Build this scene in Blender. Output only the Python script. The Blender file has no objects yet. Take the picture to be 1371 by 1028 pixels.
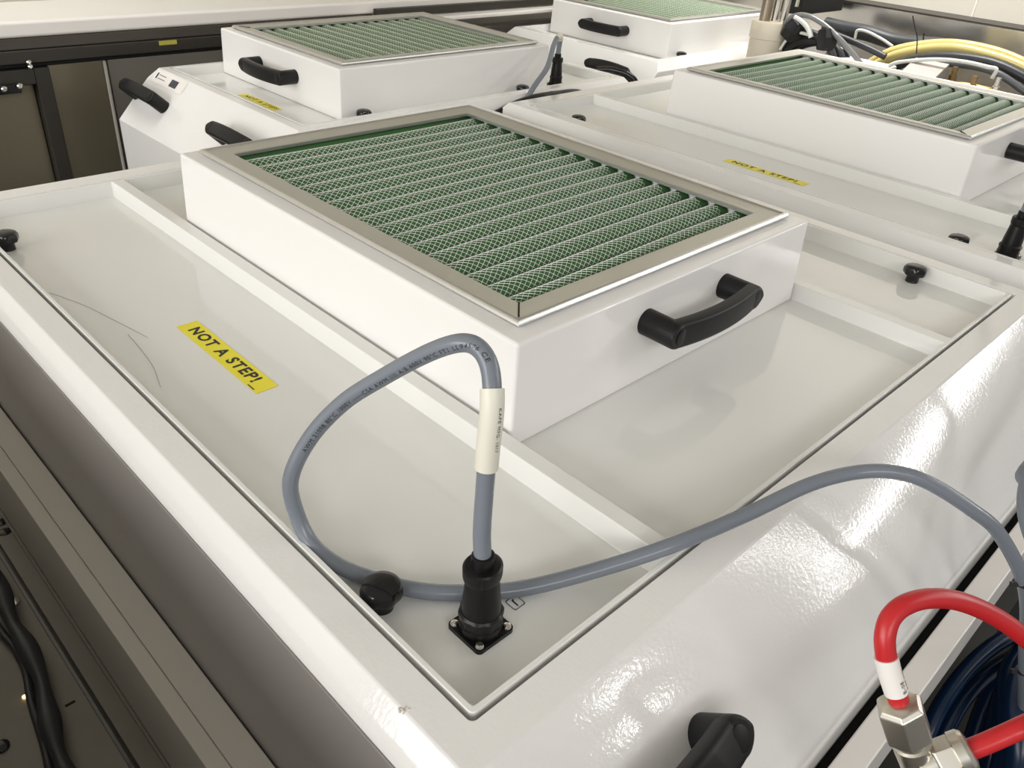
import bpy, bmesh, math, random
import numpy as np
from mathutils import Vector, Matrix
random.seed(4)
R_ = math.radians
SC = bpy.context.scene
COL = SC.collection

# ------------------------------------------------------------------ camera
IW, IH = 1371, 1028
FPX = 1103.03
CAM = np.array([-0.3715, -0.3475, 0.3789])
RIGHT = np.array([0.71484229, -0.69601400, 0.06756492])
UP = np.array([0.33249227, 0.42329820, 0.84277371])
FWD = np.array([0.61518241, 0.57998547, -0.53401073])
cd = bpy.data.cameras.new('camera'); co = bpy.data.objects.new('camera', cd); COL.objects.link(co)
M = Matrix(((RIGHT[0], UP[0], -FWD[0], CAM[0]), (RIGHT[1], UP[1], -FWD[1], CAM[1]), (RIGHT[2], UP[2], -FWD[2], CAM[2]), (0, 0, 0, 1)))
co.matrix_world = M
cd.sensor_fit = 'HORIZONTAL'; cd.sensor_width = 36; cd.lens = FPX / IW * 36; cd.clip_start = 0.02
SC.camera = co

# ------------------------------------------------------------------ light
SC.view_settings.view_transform = 'Standard'; SC.view_settings.look = 'None'
SC.view_settings.gamma = 1; SC.view_settings.use_curve_mapping = False
SC.view_settings.exposure = 0.04
wd = bpy.data.worlds.new('room_light'); SC.world = wd; wd.use_nodes = True
bg = wd.node_tree.nodes['Background']; bg.inputs[0].default_value = (1.0, .985, .965, 1); bg.inputs[1].default_value = 0.34
def area(name, loc, target, sx, sy, watts, col=(1, .985, .965)):
    l = bpy.data.lights.new(name, 'AREA'); l.shape = 'RECTANGLE'; l.size = sx; l.size_y = sy; l.energy = watts; l.color = col
    o = bpy.data.objects.new(name, l); COL.objects.link(o); o.location = loc
    o.rotation_euler = (Vector(target) - Vector(loc)).to_track_quat('-Z', 'Y').to_euler()
    return o
area('window_light', (-2.9, .1, .75), (0, .2, 0), 2.6, 1.3, 68, (1, .99, .975))  # broad soft light added at the left to brighten left-facing sides
area('ceiling_panel_light', (1.72, .65, 1.85), (2.0, .65, 0), .9, .3, 12, (1, .985, .96)).data.spread = 1.2  # fill light added to brighten the right wall and steel sheet
area('ceiling_panel_light', (-.2, 1.15, 1.8), (-.2, 1.6, 0), 1.2, .2, 3, (1, .985, .96)).data.spread = 1.2  # fill light added to brighten the back wall and white rail
area('ceiling_strip_light', (-1.2, -2.4, 1.35), (0, .1, 0), 1.8, 0.5, 21)  # light added low behind the camera to brighten the front faces
def tube_light(a, b, w, watts):
    a, b = Vector(a), Vector(b); c = (a + b) / 2; d = (b - a).normalized(); z = -(Vector((.2, -.2, 0)) - c).normalized(); x = (d - z * d.dot(z)).normalized(); y = z.cross(x)
    o = area('ceiling_tube_light', c, (0, 0, 0), (b - a).length, w, watts); o.rotation_euler = Matrix((x, y, z)).transposed().to_euler()
tube_light((4.9, -1.0, 1.7), (5.4, -3.9, 1.7), .22, 46)
tube_light((2.45, -1.75, 1.7), (4.3, -3.6, 1.7), .07, 16)
tube_light((1.50, -2.0, 1.7), (1.60, -2.2, 1.7), .10, 2.2)
tube_light((2.05, -3.05, 1.7), (2.15, -3.3, 1.7), .14, 4)

# ------------------------------------------------------------------ helpers
def at(px, py, plane, val):
    d = FWD + RIGHT * (px - IW / 2) / FPX - UP * (py - IH / 2) / FPX
    i = 'xyz'.index(plane)
    return CAM + d * (val - CAM[i]) / d[i]
def atd(px, py, depth):
    return CAM + (FWD + RIGHT * (px - IW / 2) / FPX - UP * (py - IH / 2) / FPX) * depth

def mat(name, col, rough=.5, metal=0, spec=.5, coat=0, bump=None, noise=None, emit=None, trans=0, ior=1.45, alpha=1):
    m = bpy.data.materials.new(name); m.use_nodes = True
    nt = m.node_tree; b = nt.nodes['Principled BSDF']
    b.inputs['Base Color'].default_value = (*col, 1); b.inputs['Roughness'].default_value = rough
    b.inputs['Metallic'].default_value = metal; b.inputs['Specular IOR Level'].default_value = spec
    b.inputs['Coat Weight'].default_value = coat; b.inputs['Coat Roughness'].default_value = .03
    b.inputs['Transmission Weight'].default_value = trans; b.inputs['IOR'].default_value = ior
    tc = nt.nodes.new('ShaderNodeTexCoord')
    if bump:                                    # (scale, strength, distance[, stretch])
        n = nt.nodes.new('ShaderNodeTexNoise'); n.inputs['Scale'].default_value = bump[0]; n.inputs['Detail'].default_value = 2
        mp = nt.nodes.new('ShaderNodeMapping')
        if len(bump) > 3: mp.inputs['Scale'].default_value = bump[3]
        nt.links.new(tc.outputs['Object'], mp.inputs[0]); nt.links.new(mp.outputs[0], n.inputs['Vector'])
        bp = nt.nodes.new('ShaderNodeBump'); bp.inputs['Strength'].default_value = bump[1]; bp.inputs['Distance'].default_value = bump[2]
        nt.links.new(n.outputs['Fac'], bp.inputs['Height']); nt.links.new(bp.outputs['Normal'], b.inputs['Normal'])
    if noise:                                   # (scale, colour2, amount)
        n = nt.nodes.new('ShaderNodeTexNoise'); n.inputs['Scale'].default_value = noise[0]; n.inputs['Detail'].default_value = 5
        nt.links.new(tc.outputs['Object'], n.inputs['Vector'])
        r = nt.nodes.new('ShaderNodeValToRGB'); r.color_ramp.elements[0].position = .5 - .5 * noise[2] + .0; r.color_ramp.elements[1].position = .5 + .5 * noise[2]
        r.color_ramp.elements[0].color = (*col, 1); r.color_ramp.elements[1].color = (*noise[1], 1)
        nt.links.new(n.outputs['Fac'], r.inputs[0]); nt.links.new(r.outputs[0], b.inputs['Base Color'])
    if emit:
        b.inputs['Emission Color'].default_value = (*emit[0], 1); b.inputs['Emission Strength'].default_value = emit[1]
    return m
MT = dict(
    gel=mat('white_gelcoat', (.79, .78, .76), .10, bump=(330, .22, .0005), spec=.55),
    lid=mat('white_gloss_sheet', (.765, .765, .735), .05, spec=.55),
    box=mat('white_gloss_box', (.82, .805, .785), .12, spec=.5),
    steel=mat('brushed_aluminium', (.63, .63, .61), .30, .95, bump=(60, .12, .0006, (1, 14, 14))),
    steelp=mat('polished_steel', (.72, .70, .66), .14, 1),
    sheet=mat('stainless_sheet', (.60, .58, .55), .22, 1, bump=(5, .25, .02)),
    black=mat('black_plastic', (.008, .008, .0085), .45, spec=.35, bump=(900, .08, .0003)),
    gblack=mat('glossy_black_plastic', (.008, .008, .009), .10),
    pblack=mat('black_connector_plastic', (.005, .005, .0055), .36, spec=.35),
    cable=mat('grey_cable_jacket', (.175, .195, .225), .24, bump=(500, .05, .0004)),
    dcable=mat('dark_cable_jacket', (.03, .032, .036), .4),
    ink=mat('black_ink', (.012, .012, .014), .5),
    inkg=mat('grey_print', (.05, .055, .065), .55),
    yellow=mat('yellow_label', (.84, .74, .03), .38),
    sleeve=mat('cream_label_sleeve', (.70, .68, .58), .4),
    media=mat('green_filter_media', (.030, .100, .026), .85, noise=(900, (.055, .15, .045), .6), bump=(1200, .3, .0006)),
    mediap=mat('pale_green_filter_media', (.075, .140, .052), .85, noise=(900, (.115, .19, .085), .6), bump=(1200, .3, .0006)),
    mesh=mat('white_wire', (.74, .76, .70), .35, .35),
    red=mat('red_tube', (.50, .018, .022), .33),
    nickel=mat('nickel_plated_brass', (.66, .63, .56), .30, 1),
    blue=mat('blue_tube', (.004, .017, .05), .25),
    cream=mat('cream_wall_paint', (.68, .645, .56), .6),
    rail=mat('white_rail_paint', (.80, .77, .73), .3),
    dark=mat('dark_brown_frame', (.040, .036, .030), .45, .3),
    olive=mat('olive_steel_panel', (.21, .185, .13), .38, .6, bump=(3, .2, .03)),
    dplate=mat('dark_galvanised_plate', (.16, .15, .125), .5, .4, noise=(9, (.20, .185, .16), .5)),
    frameg=mat('grey_frame_paint', (.42, .395, .35), .5),
    void=mat('black_floor', (.01, .01, .01), .8),
    floor=mat('dark_floor', (.09, .085, .075), .5),
    beige=mat('beige_pipe', (.55, .50, .40), .5),
    pale=mat('pale_yellow_hose', (.62, .52, .20), .16, coat=.5),
    clear=mat('milky_tube', (.62, .63, .60), .2),
    brass=mat('brass', (.30, .20, .09), .35, 1),
    hair=mat('dark_hair', (.09, .08, .06), .6),
    gap=mat('dark_gap', (.01, .01, .01), .9),
    led=mat('orange_lamp', (1, .55, .2), .3, emit=((1, .55, .2), 6)),
)

def link(o, parent=None):
    COL.objects.link(o)
    if parent is not None: o.parent = parent
    return o
def tag(o, label=None, cat=None, group=None, kind=None):
    if label: o['label'] = label
    if cat: o['category'] = cat
    if group: o['group'] = group
    if kind: o['kind'] = kind
    return o
def empty(name, loc=(0, 0, 0), rz=0):
    o = bpy.data.objects.new(name, None); o.empty_display_size = .02; link(o)
    o.location = loc; o.rotation_euler = (0, 0, rz); return o
def mesh_obj(name, V, F, m, parent=None, smooth=False, bevel=0, segs=2, mats=None, midx=None):
    me = bpy.data.meshes.new(name); me.from_pydata([tuple(map(float, v)) for v in V], [], [tuple(f) for f in F])
    ms = mats or [m]
    for x in ms: me.materials.append(MT[x] if isinstance(x, str) else x)
    if midx is not None: me.polygons.foreach_set('material_index', midx)
    bm = bmesh.new(); bm.from_mesh(me); bmesh.ops.recalc_face_normals(bm, faces=bm.faces); bm.to_mesh(me); bm.free()
    if smooth:
        me.polygons.foreach_set('use_smooth', [True] * len(me.polygons))
        try: me.set_sharp_from_angle(angle=R_(smooth if smooth is not True else 40))
        except Exception: pass
    o = bpy.data.objects.new(name, me); link(o, parent)
    if bevel:
        md = o.modifiers.new('edge', 'BEVEL'); md.width = bevel; md.segments = segs; md.limit_method = 'ANGLE'; md.angle_limit = R_(28)
        md.harden_normals = True
        me.polygons.foreach_set('use_smooth', [True] * len(me.polygons))
    return o
class MB:
    def __init__(s): s.V = []; s.F = []; s.I = []
    def add(s, V, F, i=0):
        n = len(s.V); s.V += [tuple(v) for v in V]; s.F += [tuple(a + n for a in f) for f in F]; s.I += [i] * len(F); return s
    def box(s, x0, x1, y0, y1, z0, z1, i=0):
        V = [(x, y, z) for z in (z0, z1) for y in (y0, y1) for x in (x0, x1)]
        return s.add(V, [(0, 1, 3, 2), (4, 6, 7, 5), (0, 4, 5, 1), (2, 3, 7, 6), (0, 2, 6, 4), (1, 5, 7, 3)], i)
    def obox(s, c, ax, ay, az, i=0):            # oriented box: centre and half axes
        c, ax, ay, az = map(np.array, (c, ax, ay, az))
        V = [c + a * ax + b * ay + d * az for d in (-1, 1) for b in (-1, 1) for a in (-1, 1)]
        return s.add(V, [(0, 1, 3, 2), (4, 6, 7, 5), (0, 4, 5, 1), (2, 3, 7, 6), (0, 2, 6, 4), (1, 5, 7, 3)], i)
    def lathe(s, prof, n=32, o=(0, 0, 0), axis=(0, 0, 1), lobes=None, i=0, cap=True, phase=0):
        ax = Vector(axis).normalized(); q = Vector((0, 0, 1)).rotation_difference(ax)
        V = []
        for r, z in prof:
            for k in range(n):
                a = 2 * math.pi * k / n + phase; rr = r
                if lobes and lobes[2](z): rr = r * (1 + lobes[1] * math.cos(lobes[0] * a))
                V.append(q @ Vector((rr * math.cos(a), rr * math.sin(a), z)) + Vector(o))
        F = [(j * n + k, j * n + (k + 1) % n, (j + 1) * n + (k + 1) % n, (j + 1) * n + k) for j in range(len(prof) - 1) for k in range(n)]
        if cap: F += [tuple(range(n))[::-1], tuple((len(prof) - 1) * n + k for k in range(n))]
        return s.add(V, F, i)
    def tube(s, P, r, n=12, cap=True, i=0, u0=None):
        P = np.array(P, float); N = len(P)
        T = np.gradient(P, axis=0); T /= np.linalg.norm(T, axis=1)[:, None]
        u = np.array(u0 if u0 is not None else ([0, 0, 1] if abs(T[0][2]) < .9 else [1, 0, 0]), float)
        V = []; s.frames = []
        rr = r if hasattr(r, '__len__') else [r] * N
        for k in range(N):
            u = u - T[k] * (u @ T[k]); u /= np.linalg.norm(u); w = np.cross(T[k], u); s.frames.append((P[k], T[k], u.copy(), w))
            for j in range(n):
                a = 2 * math.pi * j / n; V.append(P[k] + rr[k] * (u * math.cos(a) + w * math.sin(a)))
        F = [(k * n + j, k * n + (j + 1) % n, (k + 1) * n + (j + 1) % n, (k + 1) * n + j) for k in range(N - 1) for j in range(n)]
        if cap: F += [tuple(range(n))[::-1], tuple((N - 1) * n + j for j in range(n))]
        return s.add(V, F, i)
    def prism(s, poly, z0, z1, i=0):
        n = len(poly); V = [(x, y, z0) for x, y in poly] + [(x, y, z1) for x, y in poly]
        return s.add(V, [tuple(range(n))[::-1], tuple(range(n, 2 * n))] + [(k, (k + 1) % n, n + (k + 1) % n, n + k) for k in range(n)], i)
    def build(s, name, m, parent=None, **k):
        if len(set(s.I)) > 1 or k.get('mats'): k['midx'] = s.I
        return mesh_obj(name, s.V, s.F, m, parent, **k)
def spline(P, per=8):
    P = np.array(P, float); Q = np.vstack([2 * P[0] - P[1], P, 2 * P[-1] - P[-2]]); out = []
    for k in range(1, len(Q) - 2):
        a, b, c, d = Q[k - 1:k + 3]
        for t in np.linspace(0, 1, per, endpoint=False):
            out.append(.5 * (2 * b + (c - a) * t + (2 * a - 5 * b + 4 * c - d) * t * t + (3 * b - a - 3 * c + d) * t ** 3))
    return np.array(out + [P[-1]])
def text_geo(txt, bold=0.0):
    cu = bpy.data.curves.new('t', 'FONT'); cu.body = txt; cu.size = 1; cu.offset = bold; cu.resolution_u = 3; cu.space_character = 1.17; cu.space_word = 1.15
    o = bpy.data.objects.new('t', cu); COL.objects.link(o)
    dg = bpy.context.evaluated_depsgraph_get(); me = bpy.data.meshes.new_from_object(o.evaluated_get(dg))
    V = np.array([v.co[:] for v in me.vertices]); F = [tuple(p.vertices) for p in me.polygons]
    bpy.data.objects.remove(o); bpy.data.curves.remove(cu); bpy.data.meshes.remove(me)
    return V, F
def copy_tree(o, parent=None):
    c = o.copy(); COL.objects.link(c)
    if parent is not None: c.parent = parent
    for ch in list(o.children): copy_tree(ch, c)
    return c
def rrect(x0, x1, y0, y1, r, n=5):
    P = []
    for cx, cy, a0 in ((x1 - r, y1 - r, 0), (x0 + r, y1 - r, 90), (x0 + r, y0 + r, 180), (x1 - r, y0 + r, 270)):
        for k in range(n + 1):
            a = R_(a0 + 90 * k / n); P.append((cx + r * math.cos(a), cy + r * math.sin(a)))
    return P

ZR = .0175
def round_edges(o, pairs, w):
    bm = bmesh.new(); bm.from_mesh(o.data); bm.verts.ensure_lookup_table()
    want = [{a, b} for a, b in pairs]
    E = [e for e in bm.edges if {e.verts[0].index, e.verts[1].index} in want]
    bmesh.ops.bevel(bm, geom=E, offset=w, segments=5, affect='EDGES', profile=.5)
    for f in bm.faces: f.smooth = True
    bm.to_mesh(o.data); bm.free()
# ------------------------------------------------------------------ hood shell
def hood(D, root):
    """rim, 45 degree chamfers on three sides, big rolled slope with handles on the fourth"""
    gx0, gx1, gy0, gy1 = D['lip']; x0, x1, y0, y1 = D['rim']
    rings = []                                   # (xl, xr, yf, yb, z)
    rings.append((gx0 - .003, gx1 + .003, gy0 - .003, gy1 + .003, -.012))
    rings.append((gx0 - .003, gx1 + .003, gy0 - .003, gy1 + .003, ZR))
    rings.append((x0, x1, y0, y1, ZR))
    b = D.get('arc', .0075); tuck = D.get('tuck', True); N = 14; arc = []
    for k in range(1, N + 1):
        t = k / N; q = .7071 * 4 * b * t * (1 - t)
        arc.append((.082 * t + q, .0855 * t - q))
    arc += [(.0850, .089), (.0874, .094), (.0886, .101), (.0888, .109), (.0888, .128), (.060, .130)] if tuck else [(.0820, .13)]
    lev = []
    for out, drop in arc: lev.append((out, drop))
    # insert the side-chamfer end (drop = ZR) as its own level
    for out, drop in lev:
        c = min(drop / ZR, 1) * .015
        rings.append((x0 - c, x1 + c, y0 - out, y1 + c, ZR - drop))
    zb = D.get('zb', -.17)
    rings.append((x0 - .015, x1 + .015, y0 - (.060 if tuck else .082), y1 + .015, zb))
    V = []; F = []
    for a, b_, c, d, z in rings: V += [(a, c, z), (b_, c, z), (b_, d, z), (a, d, z)]
    for k in range(len(rings) - 1):
        for j in range(4): F.append((4 * k + j, 4 * k + (j + 1) % 4, 4 * k + 4 + (j + 1) % 4, 4 * k + 4 + j))
    o = mesh_obj('shell', V, F, 'gel', root, bevel=.0014, segs=3)
    round_edges(o, [(k, k + 4) for k in range(4)], .0042)
    return o

def lid_panel(D, root):
    gx0, gx1, gy0, gy1 = D['lip']; B = D['bx']; hr = .0178
    prof = [(gx0, -.010), (gx0, ZR), (gx0 + .0035, ZR), (gx0 + .0065, 0)]
    if D['ridge']:
        prof += [(-.0225, 0), (-.0203, hr), (-.0062, hr), (-.0050, 0), (B + .0050, 0), (B + .0062, hr), (B + .0203, hr), (B + .0225, 0)]
    prof += [(gx1 - .0065, 0), (gx1 - .0035, ZR), (gx1, ZR), (gx1, -.010)]
    n = len(prof); ys = [(gy0 + .0065, None), (gy1 - .0065, None)]
    V = []; F = []
    rows = [gy0 + .0065, gy1 - .0065]
    for y in rows: V += [(x, y, z) for x, z in prof]
    for k in range(n - 1): F.append((k, k + 1, n + k + 1, n + k))
    def endcap(base, y_in, y_lip, y_out):
        # wall up from the floor profile to a flat lip, then the lip, then down outside
        s = len(V)
        xs = [min(max(x, gx0), gx1) for x, z in prof]
        V.extend([(x, y_lip, max(z, ZR)) for x, z in prof]); V.extend([(x, y_out, ZR) for x, z in prof]); V.extend([(x, y_out, -.010) for x, z in prof])
        for k in range(1, n - 2):
            F.append((base + k, base + k + 1, s + k + 1, s + k)); F.append((s + k, s + k + 1, s + n + k + 1, s + n + k)); F.append((s + n + k, s + n + k + 1, s + 2 * n + k + 1, s + 2 * n + k))
        for e, q in ((1, 0), (n - 2, n - 1)):
            F.append((base + e, base + q, s + 2 * n + e, s + n + e, s + e))
    endcap(0, rows[0], gy0 + .0035, gy0); endcap(n, rows[1], gy1 - .0035, gy1)
    o = mesh_obj('panel', V, F, 'lid', root, bevel=.0013, segs=3)
    s0 = 2 * n; s1 = 2 * n + 3 * n
    round_edges(o, [(q + n + e, q + 2 * n + e) for q in (s0, s1) for e in (1, n - 2)], .0034)
    return o

def knob(x, y, root):
    mb = MB()
    mb.lathe([(.0072, 0), (.0070, .006), (.0078, .0085), (.0116, .0095), (.0124, .0115), (.0124, .0155), (.0112, .0182), (.008, .0196), (.0035, .0202)], 42, (x, y, 0),
             lobes=(7, .045, lambda z: .009 < z < .0175))
    return mb.build('knob', 'gblack', root, smooth=35)

def handle(root, c, along, out, L=.117, name='handle', r=.0118, h=.036):
    """bridge handle: two round posts and a bowed bar; c = midpoint on the face"""
    c, a, o = map(lambda v: np.array(v, float), (c, along, out)); a /= np.linalg.norm(a); o /= np.linalg.norm(o); w = np.cross(a, o)
    mb = MB(); caps = []
    for s in (-1, 1):
        p = c + a * s * L / 2
        prof = [(r, 0), (r * 1.0, h * .5), (r * 1.0, h - .004), (r * .93, h - .0012), (r * .80, h)]
        mb.lathe(prof, 28, p, o)
        caps.append((p, s))
    # bar: lens-like rounded section, bowed outward, joined to the posts
    n = 24; V = []; E_ = L / 2
    xs = [-E_ - r * math.cos(q) for q in np.linspace(.12, 1.57, 8)] + list(np.linspace(-E_, E_, 18))[1:-1] + [E_ + r * math.cos(q) for q in np.linspace(1.57, .12, 8)]
    N = len(xs)
    for x in xs:
        t = min(1, abs(x) / E_); over = max(0, abs(x) - E_) / r
        thick = .0070; bow = .0065 * (1 - t * t)
        wid = r * math.sqrt(max(.02, 1 - over * over)) * 1.005
        zc = h - .0070 + bow
        for j in range(n):
            an = 2 * math.pi * j / n; cx, sx = math.cos(an), math.sin(an)
            e = .42
            V.append(c + a * x + w * wid * math.copysign(abs(cx) ** e, cx) + o * (zc + thick * math.copysign(abs(sx) ** e, sx)))
    F = [(k * n + j, k * n + (j + 1) % n, (k + 1) * n + (j + 1) % n, (k + 1) * n + j) for k in range(N - 1) for j in range(n)]
    F += [tuple(range(n))[::-1], tuple((N - 1) * n + j for j in range(n))]
    mb.add(V, F)
    H = mb.build(name, 'black', root, smooth=38)
    for p, s in caps:
        m2 = MB(); m2.lathe([(r * .58, h - .002), (r * .62, h + .0006), (r * .56, h + .0010)], 26, p - a * s * .001, o)
        m2.build('screw_cover', 'black', H, smooth=35)
    return H

def label(root, x0, x1, y0, y1, flip, z=.0002):
    """yellow NOT A STEP! sticker; reading direction -y (flip False) with the letter tops to +x"""
    L = MB(); L.box(x0, x1, y0, y1, z, z + .00025)
    o = L.build('warning_label', 'yellow', root); o['label'] = 'yellow sticker reading NOT A STEP!'
    V, F = text_geo('NOT A STEP!', .032)
    mn, mx = V.min(0), V.max(0); w = x1 - x0; ln = y1 - y0
    q = np.zeros_like(V)
    u = (V[:, 0] - mn[0]) / (mx[0] - mn[0]); v = (V[:, 1] - mn[1]) / (mx[1] - mn[1])
    q[:, 1] = y1 - ln * (.085 + .795 * u); q[:, 0] = x0 + w * (.24 + .58 * v); q[:, 2] = z + .0004
    mesh_obj('lettering', q, F, 'ink', o)
    V2, F2 = text_geo('ID-9806'); mn, mx = V2.min(0), V2.max(0); q = np.zeros_like(V2)
    m = MB(); m.box(x0 + w * .05, x0 + w * .10, y0 + ln * .045, y0 + ln * .115, z + .00025, z + .0004); m.build('fine_print', 'ink', o)
    return o

def receptacle(root, x, y):
    mb = MB(); f = .0142
    mb.prism([(x + a, y + b) for a, b in rrect(-f, f, -f, f, .003)], 0, .003)
    mb.lathe([(.0118, .003), (.0118, .012)], 28, (x, y, 0))
    o = mb.build('port_flange', 'pblack', root, smooth=35); o['label'] = 'black square flange of the connector port'
    for a in (-1, 1):
        for b in (-1, 1):
            s = MB(); s.lathe([(.0027, .003), (.0027, .0036), (.0021, .0046), (.0008, .0051)], 18, (x + a * .0108, y + b * .0108, 0)); s.build('screw', 'steelp', o, smooth=35)
    return o
def plug_mesh(name, root, base, axis=(0, 0, 1)):
    mb = MB()
    b = np.array(base, float)
    mb.lathe([(.0128, .0035), (.0128, .0085), (.0122, .0088), (.0122, .0135), (.0130, .0138), (.0130, .0165), (.0118, .0180)], 40, b, axis, lobes=(10, .03, lambda z: .004 < z < .017))
    mb.lathe([(.0116, .0175), (.0112, .0250), (.0104, .0330), (.0098, .0400), (.0094, .0430)], 32, b, axis)
    mb.lathe([(.0094, .0425), (.0108, .0440), (.0112, .0465), (.0112, .0520), (.0100, .0530)], 28, b, axis, lobes=(2, .05, lambda z: z < .0525))
    mb.lathe([(.0066, .0520), (.0066, .0600), (.0058, .0605)], 24, b, axis)
    for a_ in (-.9, 2.2):
        mb.obox(b + np.array([.0102 * math.sin(a_), -.0102 * math.cos(a_), .048]), (.0018, 0, 0), (0, .0018, 0), (0, 0, .0036))
    return mb.build(name, 'pblack', root, smooth=32)
def port_mark(root, cx, cy):
    m = MB(); s = .0046; w = .0005; r = .0014
    A = rrect(cx - s, cx + s, cy - s, cy + s, r); Bq = rrect(cx - s + w, cx + s - w, cy - s + w, cy + s - w, r - w * .6); n = len(A)
    m.add([(x, y, .0003) for x, y in A] + [(x, y, .0003) for x, y in Bq], [(k, (k + 1) % n, n + (k + 1) % n, n + k) for k in range(n)])
    V, F = text_geo('J', .03); mn, mx = V.min(0), V.max(0); c = (mn + mx) / 2; sc = .0058 / (mx[1] - mn[1])
    q = np.zeros_like(V); q[:, 0] = cx - (V[:, 0] - c[0]) * sc; q[:, 1] = cy - (V[:, 1] - c[1]) * sc; q[:, 2] = .0003
    m.add(q, F)
    o = m.build('port_mark', 'ink', root); o['label'] = 'printed letter J in a rounded square'
    return o

def filter_box(D, root):
    bx, by, h, d = D['bx'], D['by'], D['h'], .0024
    q = .030; iz = h - .03
    V = [(-d, -d, 0), (bx + d, -d, 0), (bx + d, by + d, 0), (-d, by + d, 0), (0, 0, h), (bx, 0, h), (bx, by, h), (0, by, h),
         (q, q, h), (bx - q, q, h), (bx - q, by - q, h), (q, by - q, h), (q, q, iz), (bx - q, q, iz), (bx - q, by - q, iz), (q, by - q, iz)]
    F = [(3, 2, 1, 0), (0, 1, 5, 4), (1, 2, 6, 5), (2, 3, 7, 6), (3, 0, 4, 7), (12, 13, 14, 15)]
    F += [(4 + k, 4 + (k + 1) % 4, 8 + (k + 1) % 4, 8 + k) for k in range(4)] + [(8 + k, 8 + (k + 1) % 4, 12 + (k + 1) % 4, 12 + k) for k in range(4)]
    mesh_obj('housing', V, F, 'box', root, bevel=.0032, segs=3)
    handle(root, (bx * .507, -.0006, D['hz']), (1, 0, 0), (0, -1, 0), h=.036)

def pleat_z(y, x, D):
    ph = (y - D['p0'] + D['wob'] * (math.sin(x * 7.5 + .6) + .5 * math.sin(x * 15 + y * 9))) / D['pitch']
    s = abs(math.cos(math.pi * ph))
    return D['amp'] * (1 - (1 - s) ** 1.7)
def air_filter(D, root):
    bx, by, h, m = D['bx'], D['by'], D['h'], .0155
    fw = .0265
    # frame profile: (inset from outer edge, height above the ledge)
    prof = [(.0042, .0), (.0016, .0010), (.0, .0030), (.0006, .0046), (.0022, .0060), (.0042, .0062), (.0062, .0050), (.0075, .0046), (fw - .001, .0036), (fw, .0030), (fw, -.0005)]
    V = []; F = []; n = len(prof)
    for cx, cy, sx, sy in ((m, m, 1, 1), (bx - m, m, -1, 1), (bx - m, by - m, -1, -1), (m, by - m, 1, -1)):
        V += [(cx + sx * u, cy + sy * u, h + z) for u, z in prof]
    for j in range(4):
        for k in range(n - 1): F.append((j * n + k, ((j + 1) % 4) * n + k, ((j + 1) % 4) * n + k + 1, j * n + k + 1))
    fr = MB(); fr.add(V, F)
    for cx, cy, sx, sy in ((m, m, 1, 1),):
        c = np.array([cx + sx * .0165, cy + sy * .0165, h + .0041]); dv = np.array([sx, sy, 0]) / math.sqrt(2)
        fr.obox(c, dv * .0115, np.array([-dv[1], dv[0], 0]) * .0007, (0, 0, .0007), 1)
    fo = fr.build('frame', 'steel', root, smooth=30, mats=['steel', 'gap'])
    x0, x1, y0, y1 = m + fw, bx - m - fw, m + fw, by - m - fw
    zt = h + .0027 - D['amp']
    ny = int((y1 - y0) / .0016); nx = 44; e = .0105
    X = np.linspace(x0 - e, x1 + e, nx); Y = np.linspace(y0 - e, y1 + e, ny)
    V = [(x, y, zt - .0045 + pleat_z(y, x, D)) for y in Y for x in X]
    F = [(j * nx + i, j * nx + i + 1, (j + 1) * nx + i + 1, (j + 1) * nx + i) for j in range(ny - 1) for i in range(nx - 1)]
    mesh_obj('pleated_media', V, F, D['media'], root, smooth=60)
    # wire mesh: diamond lattice draped over the pleats (rows equally spaced along the folded surface)
    yy = np.linspace(y0, y1, 6000); zz = np.array([pleat_z(y, (x0 + x1) / 2, dict(D, wob=0)) for y in yy])
    s = np.concatenate([[0], np.cumsum(np.hypot(np.diff(yy), np.diff(zz)))])
    cell = D['cell']; nr = int(s[-1] / (cell * .38)); rows = np.interp(np.linspace(0, s[-1], nr + 1), s, yy); nc = int((x1 - x0) / cell)
    P = []; idx = {}
    for j, y in enumerate(rows):
        for i in range(nc + 1):
            x = x0 + (i + (.5 if j % 2 else 0)) * cell
            if x > x1 + 1e-6: continue
            idx[(j, i)] = len(P)
            sh = D['wob'] * (math.sin(x * 7.5 + .6) + .5 * math.sin(x * 15 + y * 9))
            y2 = min(max(y - sh, y0), y1)
            P.append((x, y2, zt - .0036 + pleat_z(y2, x, D)))
    P = np.array(P); E = []
    for (j, i), a in idx.items():
        for di in ((0, -1) if j % 2 == 0 else (0, 1)):
            b = idx.get((j + 1, i + di))
            if b is not None: E.append((a, b))
    E = np.array(E); A, Bp = P[E[:, 0]], P[E[:, 1]]
    T = Bp - A; T /= np.linalg.norm(T, axis=1)[:, None]; U = np.cross(T, [0, 0, 1.]); U /= np.linalg.norm(U, axis=1)[:, None] + 1e-9; Wv = np.cross(U, T)
    r = D['wire']; W3 = []
    for k in range(3):
        an = 2 * math.pi * k / 3 + math.pi / 2; W3.append(r * (U * math.cos(an) + Wv * math.sin(an)))
    n = len(E); V = np.concatenate([A + W3[0], A + W3[1], A + W3[2], Bp + W3[0], Bp + W3[1], Bp + W3[2]])
    q = np.arange(n); F = np.concatenate([np.stack([q + a * n, q + b * n, q + (b + 3) * n, q + (a + 3) * n], 1) for a, b in ((0, 1), (1, 2), (2, 0))])
    me = bpy.data.meshes.new('wire_mesh'); me.from_pydata(V, [], F); me.materials.append(MT['mesh'])
    link(bpy.data.objects.new('wire_mesh', me), root)

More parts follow.
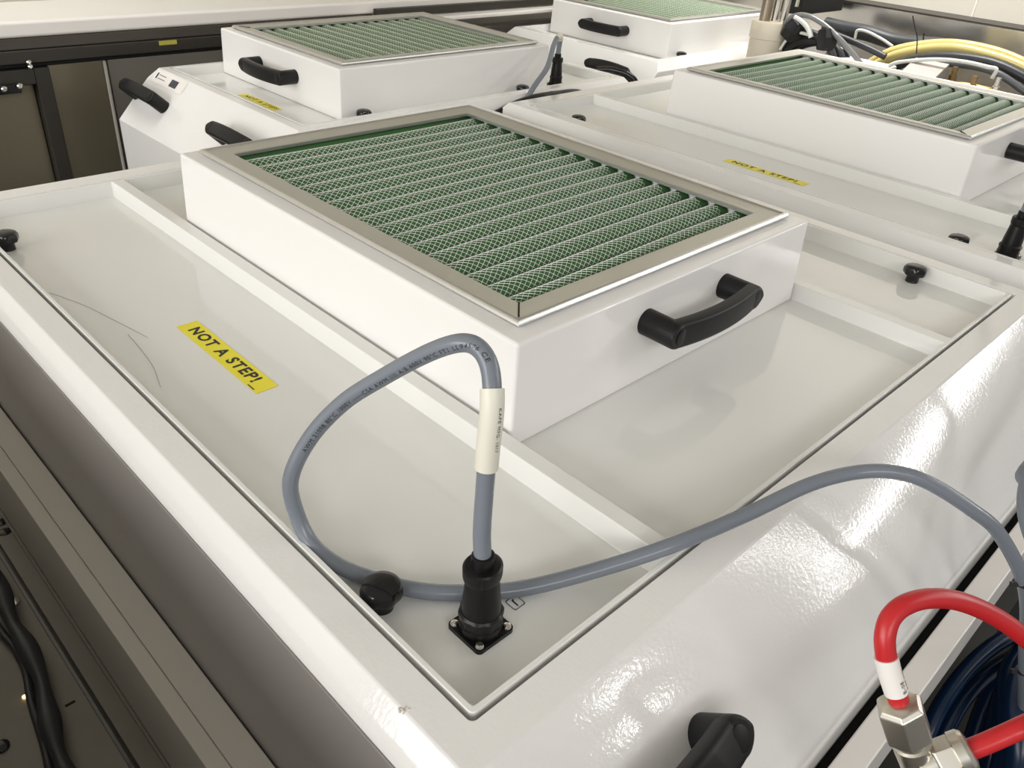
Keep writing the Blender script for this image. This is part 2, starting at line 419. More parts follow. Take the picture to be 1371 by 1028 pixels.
# ------------------------------------------------------------------ the four machines
MAIN = dict(bx=.42, by=.5214, h=.0907, hz=.060, lip=(-.187, .607, -.1645, .682), rim=(-.211, .631, -.190, .7135), ridge=True,
            p0=.0339, pitch=.0253, amp=.0165, wob=.0026, cell=.0070, wire=.00022, media='media')
BACK = dict(bx=.387, by=.489, h=.0812, hz=.044, lip=(-.008, .432, -.100, .636), rim=(-.016, .452, -.120, .655), ridge=False, arc=.0004, tuck=False,
            p0=.02, pitch=.0265, amp=.0150, wob=.0030, cell=.0075, wire=.00018, media='mediap', zb=-.30)

h1 = empty('machine_hood')
MB().box(-.2270, -.2258, -.2495, .7285, -.170, -.0012).build('side_panel', mat('grey_side_panel', (.27, .25, .235), .30, bump=(2.2, .3, .03, (1, 1, .3))), h1, bevel=.0004)['label'] = 'grey side panel below the rim'  # thin sheet over the shell's side, coloured darker than the shell
tag(h1, 'large white moulded hood in the foreground holding the NOT A STEP! lid', 'machine hood', 'white moulded machine hoods')
hood(MAIN, h1)
handle(h1, (-.135, -.2345, -.0262), (1, 0, 0), (0, -.72, .69), h=.033, L=.112)
l1 = empty('access_lid'); tag(l1, 'white recessed lid with bold NOT A STEP! sticker under the looped grey cable', 'lid', 'recessed lids of the hoods')
lid_panel(MAIN, l1)
for x, y in ((-.169, -.065), (-.170, .583), (.588, -.065), (.588, .583)): knob(x, y, l1)
receptacle(l1, -.136, -.116); port_mark(l1, -.1065, -.115); label(l1, -.1105, -.0905, .1825, .3245, False)
b1 = empty('filter_box'); tag(b1, 'white filter box in the foreground with black handle facing the camera', 'filter box', 'white filter boxes')
filter_box(MAIN, b1)
f1 = empty('air_filter'); tag(f1, 'large dark green pleated air filter under white wire mesh in the foreground', 'air filter', 'green pleated air filters')
air_filter(MAIN, f1)

dx, dy = .905, .006
h2 = copy_tree(h1); h2.location = (dx, dy, 0); h2['label'] = 'white moulded hood at the right behind the foreground one, beside the steel backsplash'
for c in list(h2.children):
    if c.name.startswith('handle'):
        for g in list(c.children): bpy.data.objects.remove(g)
        bpy.data.objects.remove(c)
l2 = copy_tree(l1); l2.location = (dx, dy, 0); l2['label'] = 'white recessed lid at the right with a thin foreshortened NOT A STEP! sticker'
b2 = copy_tree(b1); b2.location = (dx, dy, 0); b2['label'] = 'white filter box at the right, its long blank side facing the camera'
f2 = copy_tree(f1); f2.location = (dx, dy, 0); f2['label'] = 'green pleated air filter at the right below the yellow hoses'

X0, Y0 = .407, 1.207
def back_machine(X, Y, copyfrom=None): pass
h3 = empty('machine_hood', (X0, Y0, 0), R_(-90)); tag(h3, 'white hood at the back left with two black handles on its sloping front', 'machine hood', 'white moulded machine hoods')
hood(BACK, h3)
for xc in (.030, .355): handle(h3, (xc, -.120 - .0432, -.0265), (1, 0, 0), (0, -.72, .69), h=.033, L=.108)
pl = MB()                                        # rating plates printed on the end of the slope
l3 = empty('access_lid', (X0, Y0, 0), R_(-90)); tag(l3, 'white lid at the back left with a small foreshortened sticker below the filter box', 'lid', 'recessed lids of the hoods')
lid_panel(BACK, l3)
for x, y in ((.409, .030), (.409, .40)): knob(x, y, l3)
b3 = empty('filter_box', (X0, Y0, 0), R_(-90)); tag(b3, 'white filter box at the back left with black handle on its left face', 'filter box', 'white filter boxes')
filter_box(BACK, b3)
f3 = empty('air_filter', (X0, Y0, 0), R_(-90)); tag(f3, 'pale green pleated air filter at the back left', 'air filter', 'green pleated air filters')
air_filter(BACK, f3)
X4, Y4 = 1.385, 1.271
h4 = copy_tree(h3); h4.location = (X4, Y4, 0); h4['label'] = 'white hood at the top behind the others, one curved black handle showing'
l4 = copy_tree(l3); l4.location = (X4, Y4, 0); l4['label'] = 'white lid at the top of the picture under the farthest filter box'
b4 = copy_tree(b3); b4.location = (X4, Y4, 0); b4['label'] = 'farthest white filter box cut by the top edge, black handle near its top'
f4 = copy_tree(f3); f4.location = (X4, Y4, 0); f4['label'] = 'farthest green air filter, cut by the top edge of the picture'
# sticker of the back left lid runs along its front edge
lab = MB(); lab.box(.160, .280, -.062, -.044, .0002, .0005); lo = lab.build('warning_label', 'yellow', l3); lo['label'] = 'yellow sticker reading NOT A STEP!'
V, F = text_geo('NOT A STEP!', .02); mn, mx = V.min(0), V.max(0); q = np.zeros_like(V)
q[:, 0] = .173 + .104 * (V[:, 0] - mn[0]) / (mx[0] - mn[0]); q[:, 1] = -.058 + .010 * (V[:, 1] - mn[1]) / (mx[1] - mn[1]); q[:, 2] = .00065
mesh_obj('lettering', q, F, 'ink', lo)
# rating plate on the slope of the back left hood
def slope_pt(x, t):                              # local point on the slope of the back hoods
    qq = .7071 * 4 * .0004 * t * (1 - t); return np.array([x, -.120 - .082 * t - qq, ZR - .0855 * t + qq])
def slope_strip(name, xa, xb, ta, tb, m, parent, off=.0006):
    nrm = np.array([0, -.72, .69]) * off
    V = []; K = 4
    for k in range(K + 1):
        t = ta + (tb - ta) * k / K
        V += [slope_pt(xa, t) + nrm, slope_pt(xb, t) + nrm]
    return mesh_obj(name, V, [(2 * k, 2 * k + 1, 2 * k + 3, 2 * k + 2) for k in range(K)], m, parent)
rp = slope_strip('rating_plate', -.012, .105, .03, .24, 'rail', h3)
for k, (xa, xb, ta, tb) in enumerate(((-.005, .000, .07, .17), (.004, .030, .09, .10), (.004, .032, .15, .16), (.052, .078, .08, .20))):
    slope_strip('print', xa, xb, ta, tb, 'inkg', rp, .0009)
# ------------------------------------------------------------------ power cables
def printed(fr, r, txt, s0, height, face, name, m, parent, squeeze=1.0, rev=False, up=0.0):
    """print text along a tube; face = world direction the print looks towards, up = shift around the tube (radians)"""
    P = np.array([f[0] for f in fr]); T = np.array([f[1] for f in fr]); face = np.array(face, float)
    S = np.concatenate([[0], np.cumsum(np.linalg.norm(np.diff(P, axis=0), axis=1))])
    V, F = text_geo(txt, .0); V = V - V.min(0); sc = height / V[:, 1].max(); out = []
    for v in V:
        s = s0 + (-1 if rev else 1) * v[0] * sc * squeeze; k = min(max(np.searchsorted(S, s) - 1, 0), len(P) - 2); t = (s - S[k]) / (S[k + 1] - S[k])
        p = P[k] * (1 - t) + P[k + 1] * t; tt = T[k] * (1 - t) + T[k + 1] * t; tt /= np.linalg.norm(tt)
        n = face - tt * (face @ tt); n /= np.linalg.norm(n); e = -tt if rev else tt; upv = np.cross(n, e)
        a = up + (v[1] * sc - height / 2) / r
        out.append(p + (r + .00012) * (n * math.cos(a) + upv * math.sin(a)))
    return mesh_obj(name, out, F, m, parent)
CR = .0050
cp = [(-.1378, -.1158, .056), (-.1372, -.1132, .075), (-.134, -.1100, .096), (-.131, -.1075, .124), (-.1270, -.1045, .148), (-.1215, -.0955, .1635), (-.1205, -.0850, .1700), (-.1240, -.0745, .1690),
      (-.1300, -.0570, .1570), (-.1400, -.0330, .1350), (-.1530, -.0095, .1100), (-.1675, .0060, .0820), (-.1795, .0110, .0540), (-.1805, .0050, .0300), (-.1790, -.0080, .0140),
      (-.1735, -.0270, .0075), (-.1636, -.0478, .0058), (-.148, -.0731, .0055), (-.1288, -.0920, .0055), (-.0996, -.1132, .0060), (-.0580, -.1370, .0130), (-.0175, -.1615, .0265), (.0400, -.1785, .0310),
      (.0890, -.1930, .0385), (.1200, -.2085, .0430), (.1390, -.2260, .0455), (.1560, -.2462, .0405), (.1765, -.2745, .0235), (.1950, -.2955, .0030)] + [tuple(atd(*q)) for q in ((1373, 790, .60), (1373, 880, .635), (1371, 960, .675), (1368, 1050, .72))]
c1 = empty('power_cable', (-.138, -.116, .0)); tag(c1, 'grey power cable looping over the near lid, with a white sleeve', 'cable', 'grey power cables')
off = np.array([-.138, -.116, 0])
path = spline(cp, 10) - off
cb = MB(); cb.tube(path, CR, 18, u0=(1, 0, 0)); FR = cb.frames; sh = cb.build('jacket', 'cable', c1, smooth=50)
plug_mesh('plug', c1, (.002, 0, 0), (-.03, 0, 1))
sl = MB(); ps = path[26:45]; sl.tube(ps, .0064, 20, u0=(1, 0, 0)); so = sl.build('label_sleeve', 'sleeve', c1, smooth=50); so['label'] = 'white printed sleeve'
SFR = sl.frames

plen = np.concatenate([[0], np.cumsum(np.linalg.norm(np.diff(path, axis=0), axis=1))])
printed(SFR, .0064, 'KAPE MFG. 1017', np.linalg.norm(np.diff(ps, axis=0), axis=1).sum() * .80, .0019, RIGHT * .66 - FWD * .75, 'sleeve_print', 'ink', so, 1.05, True)
printed(FR, CR, 'AWM 21098 80\u00b0C 1000V \u2014\u2014CSA AWM I/II A/B 600V 90\u00b0C FT1 LL94576 CE', plen[112], .0027, -FWD - UP * .40 + RIGHT * .26, 'jacket_print', 'ink', c1, 1.12, True)
def zip_tie(px, py, d, parent, tail=(0, 0)):
    p = atd(px, py, d); m = MB(); m.lathe([(CR + .0002, -.0013), (CR + .0011, -.0013), (CR + .0011, .0013), (CR + .0002, .0013)], 24, p - np.array(parent.location), (UP[0] * .5, UP[1] * .5, 1))
    m.obox(p - np.array(parent.location) - RIGHT * (CR + .003), RIGHT * .0025, UP * .0016, FWD * .002); m.build('cable_tie', 'black', parent, smooth=40)
zip_tie(1373, 782, .597, c1); zip_tie(1371, 898, .645, c1)

# cable of the right-hand machine: up from its plug, over and down past the right edge of the picture
base = np.array([dx - .136, dy - .116, 0])
c2 = empty('power_cable', tuple(base)); tag(c2, 'grey power cable with black plug standing at the right edge on the second lid', 'cable', 'grey power cables')
cp2 = [base + (0, 0, .056), base + (.001, 0, .08), base + (.001, -.004, .12), base + (-.01, -.03, .165), base + (-.05, -.08, .185), base + (-.12, -.14, .16), base + (-.20, -.185, .10), base + (-.27, -.205, .06)] + [atd(1388, 612, .665), atd(1373, 650, .645), atd(1372, 690, .635), atd(1386, 735, .63), atd(1410, 790, .64)]
m = MB(); m.tube(spline(cp2, 8) - base, CR, 16); m.build('jacket', 'cable', c2, smooth=50)
plug_mesh('plug', c2, (0, 0, 0))
receptacle(l3, .377, .528)
base = np.array([X0 + .528, Y0 - .377, 0])
c3 = empty('power_cable', tuple(base)); tag(c3, 'grey power cable at the back dropping into the gap between the machines', 'cable', 'grey power cables')
cp3 = [base + (0, 0, .056), base + (0, -.001, .076), base + (-.006, -.008, .092), base + (-.026, -.020, .098), base + (-.055, -.036, .086), (.835, .765, .055), (.780, .746, .026), (.735, .733, -.012), (.70, .728, -.06)]
m = MB(); m.tube(spline(cp3, 8) - base, CR, 14); m.build('jacket', 'cable', c3, smooth=50)
plug_mesh('plug', c3, (0, 0, 0))
sc3 = spline(cp3, 8) - base
m = MB(); m.tube(sc3[14:28], .0058, 14); m.build('label_sleeve', 'sleeve', c3, smooth=50)
# black hose lying in the gap between the back and front machines
m = MB(); m.tube(spline([(.62, .730, -.02), (.70, .7285, .003), (.76, .730, .012), (.83, .731, .012), (.90, .730, .006), (.98, .729, -.03)], 8), .0085, 14)
tag(m.build('black_hose', 'gblack', None, smooth=50), 'thick black hose arching out of the gap between the white hoods', 'hose')
m = MB(); m.tube(spline([(1.085, .85, .012), (1.10, .82, .016), (1.115, .78, .010), (1.12, .76, -.01), (1.12, .745, -.06)], 8), .006, 12)
tag(m.build('black_cable', 'gblack', None, smooth=50), 'thin black cable at the end of the back left hood, beside the farthest handle', 'cable')

# stray hairs on the near lid, and a chip in the paint of the near hood
for k, P in enumerate((((66, 391.5), (111, 408), (148, 426), (198, 452)), ((171, 447.5), (188, 467), (205, 491), (215, 518)))):
    m = MB(); m.tube(spline([at(x, y, 'z', .0004) for x, y in P], 8), .00013, 6)
    tag(m.build('stray_hair', 'hair', None), ('fine dark hair on the near lid, running from its left edge' , 'shorter curved dark hair on the near lid, left of the sticker')[k], 'hair', 'hairs on the near lid')
m = MB()
for k in range(9):
    a = random.random() * 6.28; r = random.random() * .0028
    m.lathe([(.0003, -.0004), (.0012, .0002), (.0006, .0007)], 6, (-.2105 + r * math.cos(a), -.1400 + r * math.sin(a), ZR - .0008 + random.random() * .0004), (random.random() - .5, random.random() - .5, 1))
o = m.build('paint_chip', mat('chipped_paint', (.42, .38, .32), .5, noise=(700, (.85, .83, .80), .3)), h1); o['label'] = 'chipped spot on the rim'

# ------------------------------------------------------------------ room
def struct(name, mb, m, **k): return tag(mb.build(name, m, None, **k), kind='structure')
struct('floor', MB().box(-3.2, 2.5, -3.2, 1.7, -1.0, -.95), 'floor')
struct('wall_back', MB().box(-3.2, 2.4, 1.60, 1.70, -.95, 2.0), 'cream')
struct('wall_right', MB().box(2.20, 2.30, -.35, 1.60, -.95, 2.0), 'cream')
struct('wall_left', MB().box(-1.1, -.43, -1.2, .70, -.95, .035), 'frameg')  # unseen block added across the aisle to shade the near hood's side
struct('ceiling', MB().box(-3.2, 2.4, -3.2, 1.70, 2.0, 2.06), mat('white_ceiling', (.60, .58, .54), .7))

# --- back left: white rail over a dark steel cabinet front
tag(MB().box(-1.2, 2.05, 1.35, 1.56, .0595, .0868).build('guard_rail', 'rail', None, bevel=.006, segs=3), 'long white rail along the back wall at the top left', 'rail')
cab = empty('steel_cabinet', (.2, 1.36, -.95)); tag(cab, 'dark framed steel cabinet with olive panels below the white rail', 'cabinet')
def cbox(name, x0, x1, y0, y1, z0, z1, m, parent=cab, bev=.002, lab=None):
    o = MB().box(x0 - .2, x1 - .2, y0 - 1.36, y1 - 1.36, z0 + .95, z1 + .95).build(name, m, parent, bevel=bev)
    if lab: o['label'] = lab
    return o
cbox('top_rail', -1.2, .86, 1.352, 1.50, .040, .0595, mat('brown_rail_paint', (.075, .065, .055), .35, .3))
cbox('lower_rail', -1.2, .86, 1.346, 1.50, .0175, .0395, 'dark')
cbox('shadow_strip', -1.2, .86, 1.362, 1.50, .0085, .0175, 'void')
xs0, xs1 = at(47, 100, 'y', 1.352)[0], at(68, 100, 'y', 1.352)[0]
fr_ = MB(); fr_.box(xs0 - .2, xs1 - .2, -.008, .06, -.6 + .95, .008 + .95); fr_.box(-1.4, xs0 - .2, -.008, .06, -.020 + .95, .0075 + .95)
fr_.build('door_frame', 'dark', cab, bevel=.002)
cbox('door_panel', -1.2, xs0 - .001, 1.372, 1.40, -.95, -.021, 'olive', lab='olive inner panel of the framed door')
xv = at(137, 83, 'y', 1.366)[0]; xw = at(143, 83, 'y', 1.366)[0]
cbox('side_panel', xs1 + .001, xv, 1.366, 1.40, -.95, .008, 'olive')
sp = cbox('seam_strip', xv + .0005, xw - .002, 1.362, 1.40, -.95, .008, 'frameg')
cbox('end_panel', xw + .001, 2.02, 1.366, 1.40, -.95, .008, mat('grey_steel_panel', (.27, .255, .225), .35, .5))
p = at(14, 119, 'y', 1.345)
lb = cbox('latch_bracket', -.2, p[0] + .018, 1.345, 1.352, p[2] - .009, p[2] + .008, 'gblack')
for px, py in ((5, 119), (26, 115)):
    c = at(px, py, 'y', 1.343) - np.array([.2, 1.36, -.95]); m = MB(); m.lathe([(.0052, 0), (.0052, .004), (.003, .006)], 18, c, (0, -1, 0)); m.build('bolt', 'steelp', lb, smooth=35)
for px, py in ((38, 83), (40, 89)):
    c = at(px, py, 'y', 1.345) - np.array([.2, 1.36, -.95]); m = MB(); m.lathe([(.0042, 0), (.0042, .004), (.002, .006)], 18, c, (0, -1, 0)); m.build('bolt', 'steelp', cab, smooth=35)
p = at(225, 57, 'y', 1.345)
cbox('rail_sticker', p[0] - .018, p[0] + .018, 1.3452, 1.3456, p[2] - .004, p[2] + .004, mat('dull_yellow_sticker', (.45, .40, .06), .5), bev=0, lab='small dull yellow sticker')
# --- behind the back machines
tag(MB().box(.86, 2.05, 1.333, 1.3495, .0545, .0715).build('cable_channel', 'dark', None, bevel=.002), 'black strip along the white rail between the two farthest filters', 'channel')
zt_ = at(735, 17, 'y', 1.30)[2]
tag(MB().box(.80, 2.05, 1.300, 1.345, zt_, .052).build('cable_duct', 'rail', None, bevel=.003), 'white duct below the black strip, behind the back left filter', 'duct')
# --- right: stainless backsplash, trough, pipe, hoses
SX = 2.10
ztop = at(1200, 14, 'x', SX)[2]
tag(MB().box(SX, SX + .004, -.35, 1.30, -.6, ztop).build('steel_backsplash', 'sheet', None), 'shiny stainless sheet along the right wall behind the hoses', 'panel')
struct('trim_1', MB().box(SX + .006, 2.2, -.35, 1.30, ztop - .008, ztop + .004), 'dark')  # dark strip put in for the shadow gap above the sheet
p = at(208, 5, 'y', 1.598); struct('trim_3', MB().box(p[0] - .002, p[0] + .002, 1.5975, 1.5995, 0, 1.9), 'frameg')
for k, px in enumerate((1305,)):
    p = at(px, 10, 'x', 2.198); struct('trim_2', MB().box(2.1975, 2.1995, p[1] - .002, p[1] + .002, ztop, 1.9), mat('wall_seam', (.86, .84, .78), .5))
tag(MB().box(1.562, SX - .002, -.6, .72, -.20, -.09).build('service_trough', 'dplate', None), 'dark tray under the hoses between the right machine and the steel sheet', 'tray')
pp = at(1028, 47, 'x', 1.61); dpt = float(FWD @ (pp - CAM)); pr = 23.5 * dpt / FPX
zt2 = at(1028, 27, 'x', 1.61)[2]
dp = empty('drain_pipe', (pp[0], pp[1], -.2)); tag(dp, 'beige plastic pipe with steel tubes rising from it beside the farthest filter box', 'pipe')
m = MB(); m.lathe([(pr * .92, 0), (pr * .97, zt2 + .2 - .04), (pr * 1.03, zt2 + .2 - .038), (pr * 1.03, zt2 + .2 - .004), (pr * .98, zt2 + .2), (pr * .7, zt2 + .2)], 36); m.build('collar', 'beige', dp, smooth=35)
m = MB(); m.lathe([(.0135, 0), (.0135, .5)], 24, (-.014, .010, zt2 + .19)); m.build('tube', mat('bronze_tube', (.30, .25, .19), .35, .8), dp, smooth=35)
for ox, oy in ((.006, -.006), (.018, -.022)):
    m = MB(); m.lathe([(.0095, 0), (.0095, .5)], 24, (ox, oy, zt2 + .19)); m.build('tube', 'steelp', dp, smooth=35)
p = at(1064, 8, 'x', 1.85)
br = empty('wall_bracket', tuple(p)); tag(br, 'black bracket with two chrome bolts at the top right, beside the pipe', 'bracket')
m = MB(); m.box(-.02, .22, -.030, .030, -.018, .060); m.build('plate', 'black', br, bevel=.003)
for a in (-.018, .016):
    m = MB(); m.lathe([(.006, 0), (.006, .03)], 16, (-.022, a, .002)); m.build('bolt', 'steelp', br, smooth=35)
def hose(name, pts, X, r, m, label, cat, group=None, n=12, per=8):
    P = [at(x, y, 'x', X + (q[0] if q else 0)) for x, y, *q in pts]
    b = MB(); b.tube(spline(P, per), r, n); return tag(b.build(name, m, None, smooth=50), label, cat, group)
# yellow hoses
for k, (oy, ox) in enumerate(((0, 0), (7, -.03), (13, .03))):
    hose('yellow_hose', [(1120, 128 + oy, ox), (1150, 95 + oy, ox), (1190, 70 + oy, ox), (1235, 60 + oy * .8, ox), (1280, 58.5 + oy * .8, ox), (1330, 68 + oy, ox), (1371, 84 + oy, ox), (1420, 112 + oy, ox)], 1.78, .0100, 'pale',
         ('topmost of the three yellow hoses arching at the upper right', 'middle yellow hose of the arching bundle at the upper right', 'lowest of the three yellow hoses, just above the dark hose')[k], 'hose', 'yellow hoses')
hose('dark_hose', [(1180, 105), (1205, 86), (1240, 78), (1280, 77), (1325, 84), (1360, 98), (1400, 120)], 1.72, .0115, 'dcable', 'dark grey hose arching just below the yellow hoses', 'hose')
hose('grey_hose', [(1200, 100), (1235, 88), (1280, 86), (1330, 96), (1371, 122), (1410, 150)], 1.68, .0075, mat('slate_hose', (.09, .095, .105), .3), 'slate grey hose under the dark arching hose', 'hose')
hose('milky_tube', [(1190, 88), (1205, 83), (1250, 79.5), (1290, 82.5), (1322, 89.5), (1334, 93), (1328, 105)], 1.64, .0042, 'clear', 'thin milky tube under the dark hoses, ending at the brass valve', 'tube')
va = empty('brass_valve', tuple(at(1300, 127, 'x', 1.62))); tag(va, 'round brass valve with steel fittings behind the right filter', 'valve')
m = MB(); A = [(.038 * math.cos(t), .062 * math.sin(t), 0) for t in np.linspace(0, 2 * math.pi, 40)]
m.tube([(x, y, .008) for x, y, _ in A], .010, 12, cap=False); m.build('ring', 'brass', va, smooth=50)
m = MB(); m.lathe([(.030, -.02), (.030, .010), (.016, .018), (.006, .020)], 28); m.build('hub', 'steelp', va, smooth=35)
for a, b, mm in ((.02, .055, 'brass'), (-.045, -.01, 'brass'), (-.01, -.045, 'steelp')):
    m = MB(); m.lathe([(.008, 0), (.008, .018), (.0055, .019), (.0055, .035)], 6 if mm == 'brass' else 16, (a, b, .010)); m.build('fitting', mm, va, smooth=30)
p = at(1236, 106, 'x', 1.64)
tag(MB().obox(p, (.03, 0, .012), (0, .038, 0), (.01, 0, -.026)).build('grey_plate', mat('pale_grey_plate', (.46, .43, .40), .4, .4), None, bevel=.002), 'pale grey metal plate between the dark hose and the right filter', 'plate')
# cable bundle beside the pipe
for k, (a, b) in enumerate(((0, 0), (6, 9), (12, 17), (18, 25))):
    hose('black_cable', [(1030 + a, 75 + b * .3), (1045 + a, 52 + b * .6), (1068 + a, 43 + b * .6), (1092 + a, 46 + b * .5), (1110 + a, 62 + b * .3), (1118 + a, 85)], 1.62 + .012 * k, .0085, 'gblack' if k % 2 else 'dcable',
         'black cable of the coil beside the beige pipe, number %s from the top' % ('one', 'two', 'three', 'four')[k] if False else ('outermost black cable of the coil beside the beige pipe', 'second black cable of the coil beside the beige pipe, from outside', 'third black cable of the coil beside the beige pipe, from outside', 'innermost black cable of the coil beside the beige pipe')[k], 'cable', 'black cables coiled beside the pipe', n=10)
hose('silver_cable', [(1044, 66), (1056, 50), (1070, 44), (1084, 47)], 1.60, .0035, 'clear', 'thin silvery cable lying over the black coil beside the pipe', 'cable', n=10)
hose('grey_cable', [(1050, 32), (1062, 22), (1080, 21), (1102, 32), (1125, 53), (1150, 82), (1165, 105)], 1.60, .0060, mat('silvery_cable', (.16, .16, .165), .15, coat=.6), 'grey cable arching over the black coil beside the beige pipe', 'cable', n=10)
hose('white_cable', [(1064, 23), (1074, 29), (1082, 38), (1086, 50)], 1.595, .0060, 'clear', 'short white cable crossing the top of the black coil', 'cable', n=10)
for k, (x, y) in enumerate(((1062, 40), (1106, 52))):
    c = at(x, y, 'x', 1.60); m = MB(); m.lathe([(.004, -.026), (.020, -.022), (.024, 0), (.017, .020), (.006, .026)], 14, c, (0.1, -.6 + k * .9, 1), lobes=(5, .12, lambda z: True))
    tag(m.build('tape_wrap', 'black', None, smooth=25), ('black tape wrap on the coil next to the beige pipe', 'larger black tape wrap on the right of the coil')[k], 'tape', 'tape wraps on the cable coil')
hose('conduit', [(1105, 33), (1130, 39), (1160, 44), (1200, 56), (1260, 62)], 1.95, .020, 'dcable', 'thick dark conduit lying along the steel sheet', 'conduit')
hose('conduit_strap', [(1143, 57), (1145, 50), (1148, 41), (1160, 42), (1180, 52), (1195, 62)], 1.84, .0035, 'clear', 'pale strap looped over the thick dark conduit', 'strap')
hose('grey_tube', [(1115, 45), (1140, 55), (1165, 66), (1185, 76)], 1.70, .0075, 'dcable', 'dark tube slanting down behind the yellow hoses', 'tube')
hose('black_wire', [(1222, 21), (1225, 38), (1228, 50), (1227, 72)], 1.70, .0013, 'black', 'thin black cable tie tail standing up over the yellow hoses', 'cable tie', n=8)
hose('black_wire', [(1237, 44), (1236, 54)], 1.72, .0016, 'black', 'short black cable tie tail right of the tall one', 'cable tie', n=8)
p = at(1135, 88, 'x', 1.62)
tag(MB().box(p[0] - .04, p[0] + .06, p[1] - .09, p[1] + .05, -.09, p[2] + .012).build('junction_box', 'rail', None, bevel=.004), 'white box end showing between the grey cable and the yellow hoses', 'box')

# ------------------------------------------------------------------ lower right: beam, tubing, fittings
tag(MB().box(-1.0, 1.2, -.3035, -.2855, -.16, -.100).build('white_beam', 'rail', None, bevel=.0015), 'narrow white beam running along the foot of the sloping hood', 'beam')
tag(MB().box(-1.0, 1.2, -.2840, -.2640, -.20, -.116).build('gasket_strip', 'gap', None), 'black gasket strip between the hood and the white beam', 'gasket')  # black strip: the open gap's darkness is put into its colour
tag(MB().box(-.2, 2.0, -.75, -.3045, -.40, -.36).build('lower_tray', 'void', None), 'black tray under the blue tubing at the lower right', 'tray')
tee = empty('tube_fitting', tuple(atd(1232, 1020, .41))); tag(tee, 'nickel tee fitting with hex nuts joining two red tubes at the lower right', 'fitting')
to = np.array(tee.location)
n0, n1 = atd(1203, 941, .402), atd(1222, 1000, .412); ax = (n1 - n0); ln = np.linalg.norm(ax); ax /= ln
m = MB(); m.lathe([(.0062, -.001), (.0098, 0), (.0118, .0024), (.0118, ln * .72), (.0104, ln * .76)], 6, n0 - to, ax, phase=.3); m.build('hex_nut', 'nickel', tee, bevel=.0006)
m = MB(); m.lathe([(.0082, ln * .72), (.0082, ln * .86), (.0094, ln * .89), (.0094, ln * 1.0), (.0085, ln * 1.5), (.0085, ln * 3.2)], 24, n0 - to, ax); m.build('body', 'nickel', tee, smooth=30)
a0, a1 = atd(1298, 1003, .405), atd(1245, 1022, .410); ax2 = a1 - a0; l2_ = np.linalg.norm(ax2); ax2 /= l2_
m = MB(); m.lathe([(.0058, -.001), (.0092, 0), (.0106, .0020), (.0106, .0065), (.0090, .0070)], 28, a0 - to, ax2); m.build('collar', 'nickel', tee, smooth=30)
m = MB(); m.lathe([(.0100, .0068), (.0100, l2_ * .8), (.0088, l2_ * .86)], 6, a0 - to, ax2, phase=.2); m.build('hex_nut', 'nickel', tee, bevel=.0006)
m = MB(); m.lathe([(.0078, l2_ * .8), (.0078, l2_ * 1.25)], 24, a0 - to, ax2); m.build('body', 'nickel', tee, smooth=30)
RR = .0050
rp1 = [(1206, 950, .4035), (1201, 930, .402), (1192, 902, .400), (1186, 876, .398), (1185, 850, .397), (1193, 826, .398), (1213, 809, .401), (1245, 801, .407), (1285, 805, .415), (1330, 824, .425), (1371, 853, .435), (1420, 900, .45), (1450, 960, .47)]
P = spline([atd(*q) for q in rp1], 8)
m = MB(); m.tube(P, RR, 20); rt = tag(m.build('red_tube', 'red', None, smooth=50), 'red tube curving up from the nickel fitting, with a white sleeve', 'tube', 'red tubes')
m = MB(); ps = P[9:24]; m.tube(ps, RR + .0007, 20); rs = m.build('label_sleeve', 'rail', rt, smooth=50); rs['label'] = 'white printed sleeve'
ls = np.linalg.norm(np.diff(ps, axis=0), axis=1).sum()
printed(m.frames, RR + .0007, 'B-08', ls * .08, .0022, RIGHT * .42 - FWD * .9, 'sleeve_print', 'ink', rs, 1.0)
printed(m.frames, RR + .0007, 'B-08 SUPPLY', ls * .10, .0016, RIGHT * .88 - FWD * .5, 'sleeve_print', 'ink', rs, 1.0)
m = MB(); m.tube(spline([atd(*q) for q in ((1285, 1008, .406), (1310, 999, .404), (1345, 984, .402), (1371, 972, .402), (1430, 945, .41))], 8), RR, 20)
tag(m.build('red_tube', 'red', None, smooth=50), 'straight red tube leaving the fitting at the bottom right corner', 'tube', 'red tubes')
# blue tubing
blues = [[(1215, 1045, .70), (1238, 990, .70), (1262, 940, .71), (1300, 890, .73), (1345, 855, .75), (1400, 835, .78)],
         [(1235, 1050, .72), (1262, 985, .73), (1290, 935, .74), (1325, 900, .76), (1371, 875, .78), (1420, 865, .80)],
         [(1275, 1050, .74), (1300, 1000, .75), (1318, 950, .76), (1340, 915, .77), (1390, 890, .80)],
         [(1318, 1050, .735), (1332, 1000, .735), (1340, 960, .745), (1350, 920, .765), (1385, 880, .795)],
         [(1340, 1050, .70), (1350, 1000, .70), (1352, 950, .71), (1356, 900, .735), (1390, 850, .77)],
         [(1358, 1050, .665), (1364, 1000, .665), (1362, 950, .675), (1372, 900, .70), (1400, 860, .73)]]
bl = ('outermost blue tube arching beside the white beam', 'second blue tube from the white beam', 'third blue tube from the white beam', 'fourth blue tube from the white beam', 'blue tube next to the one at the right edge', 'blue tube nearest the right edge under the grey cable')
for k, b in enumerate(blues):
    m = MB(); m.tube(spline([atd(*q) for q in b], 8), (.007, .0075, .009, .0115, .011, .0105)[k], 14); tag(m.build('blue_tube', 'blue', None, smooth=50), bl[k], 'tube', 'blue tubes at the lower right')
m = MB(); m.tube(spline([atd(*q) for q in ((1285, 1050, .76), (1300, 985, .765), (1312, 940, .77), (1330, 900, .78))], 8), .004, 10)
tag(m.build('steel_tube', 'steel', None, smooth=50), 'thin metal tube showing between the blue tubes', 'tube')

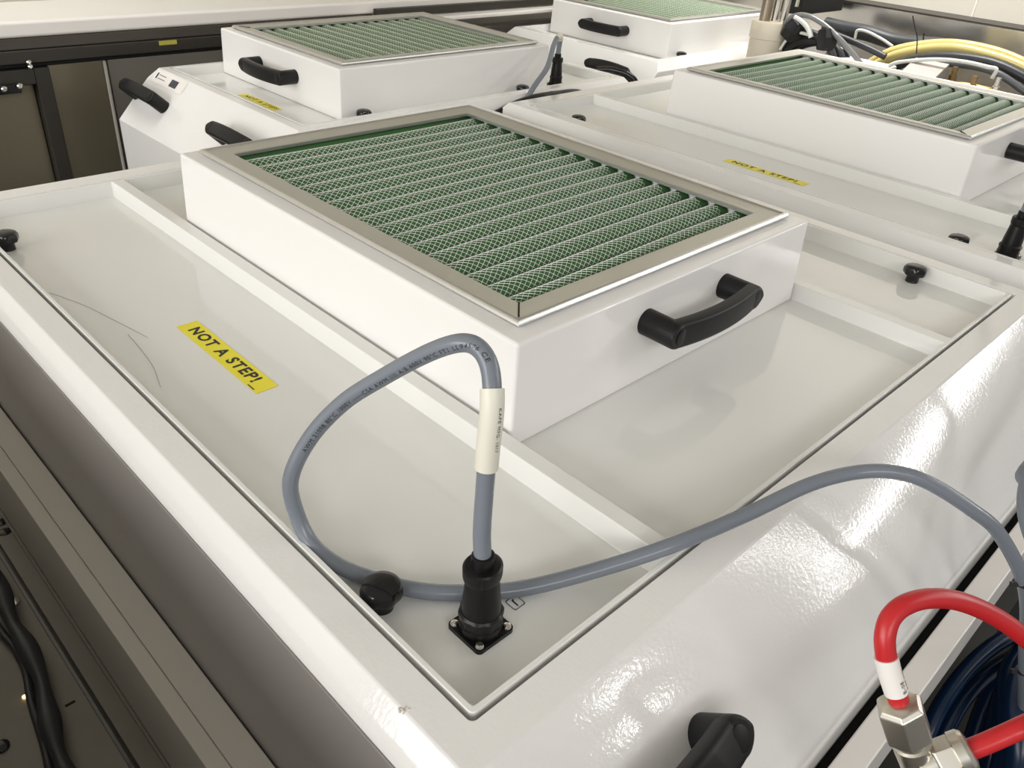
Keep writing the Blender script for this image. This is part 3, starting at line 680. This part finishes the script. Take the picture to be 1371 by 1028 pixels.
# ------------------------------------------------------------------ lower left: aisle floor
tag(MB().box(-.2505, -.2285, -.9, .75, -.40, -.150).box(-.2635, -.2507, -.9, .75, -.40, -.1485).build('frame_beam', 'frameg', None, bevel=.001), 'grey steel frame beam along the left foot of the machine', 'beam')
tag(MB().box(-.2810, -.2637, -.9, .75, -.262, -.250).box(-.2665, -.2637, -.9, .75, -.250, -.2470).build('edge_flange', 'dplate', None, bevel=.0006), 'dark metal flange beside the grey frame beam', 'flange')
fp = empty('floor_plate', (-.6, 0, -.26)); tag(fp, 'dark galvanised plate at the lower left with screws and slots', 'plate')
m = MB(); m.box(-.6, .6 - .2865, -.9, .75, -.004, .009); m.build('plate', 'dplate', fp, bevel=.001)
for px, py in ((2, 700), (7, 713), (18, 806), (2, 1000)):
    c = at(px, py, 'z', -.251) - np.array([-.6, 0, -.26]); m = MB(); m.lathe([(.0062, 0), (.0062, .0015), (.004, .0028)], 20, c); m.build('screw', 'steelp' if py == 806 else 'gblack', fp, smooth=35)
c = at(94, 942, 'z', -.251) - np.array([-.6, 0, -.26]); MB().box(c[0] - .004, c[0] + .004, c[1] - .0012, c[1] + .0012, c[2] - .0002, c[2] + .0004).build('slot', 'gap', fp)
m = MB(); m.tube(spline([at(x, y, 'z', -.238) for x, y in ((-25, 740), (0, 790), (15, 830), (35, 865), (55, 910), (65, 960), (75, 1000), (95, 1050))], 8), [.0055 + .0035 * math.sin(k * .19) ** 2 for k in range(57)], 12)
tag(m.build('dark_cable', 'dcable', None, smooth=50), 'dark twisted cable lying on the plate at the lower left', 'cable')
m = MB(); m.tube(spline([at(x, y, 'z', -.246) for x, y in ((-10, 830), (5, 850), (20, 868), (35, 900), (42, 940), (60, 1000), (70, 1050))], 8), .0035, 10)
tag(m.build('thin_cable', 'dcable', None, smooth=50), 'thinner dark cable beside the twisted one at the lower left', 'cable')
m = MB(); m.lathe([(.0018, 0), (.0018, .001), (.0008, .002)], 14, at(33, 933, 'z', -.2505)); tag(m.build('indicator_lamp', 'led', None, smooth=35), 'tiny glowing orange light at the lower left', 'lamp')  # small orange dot given a glow of its own
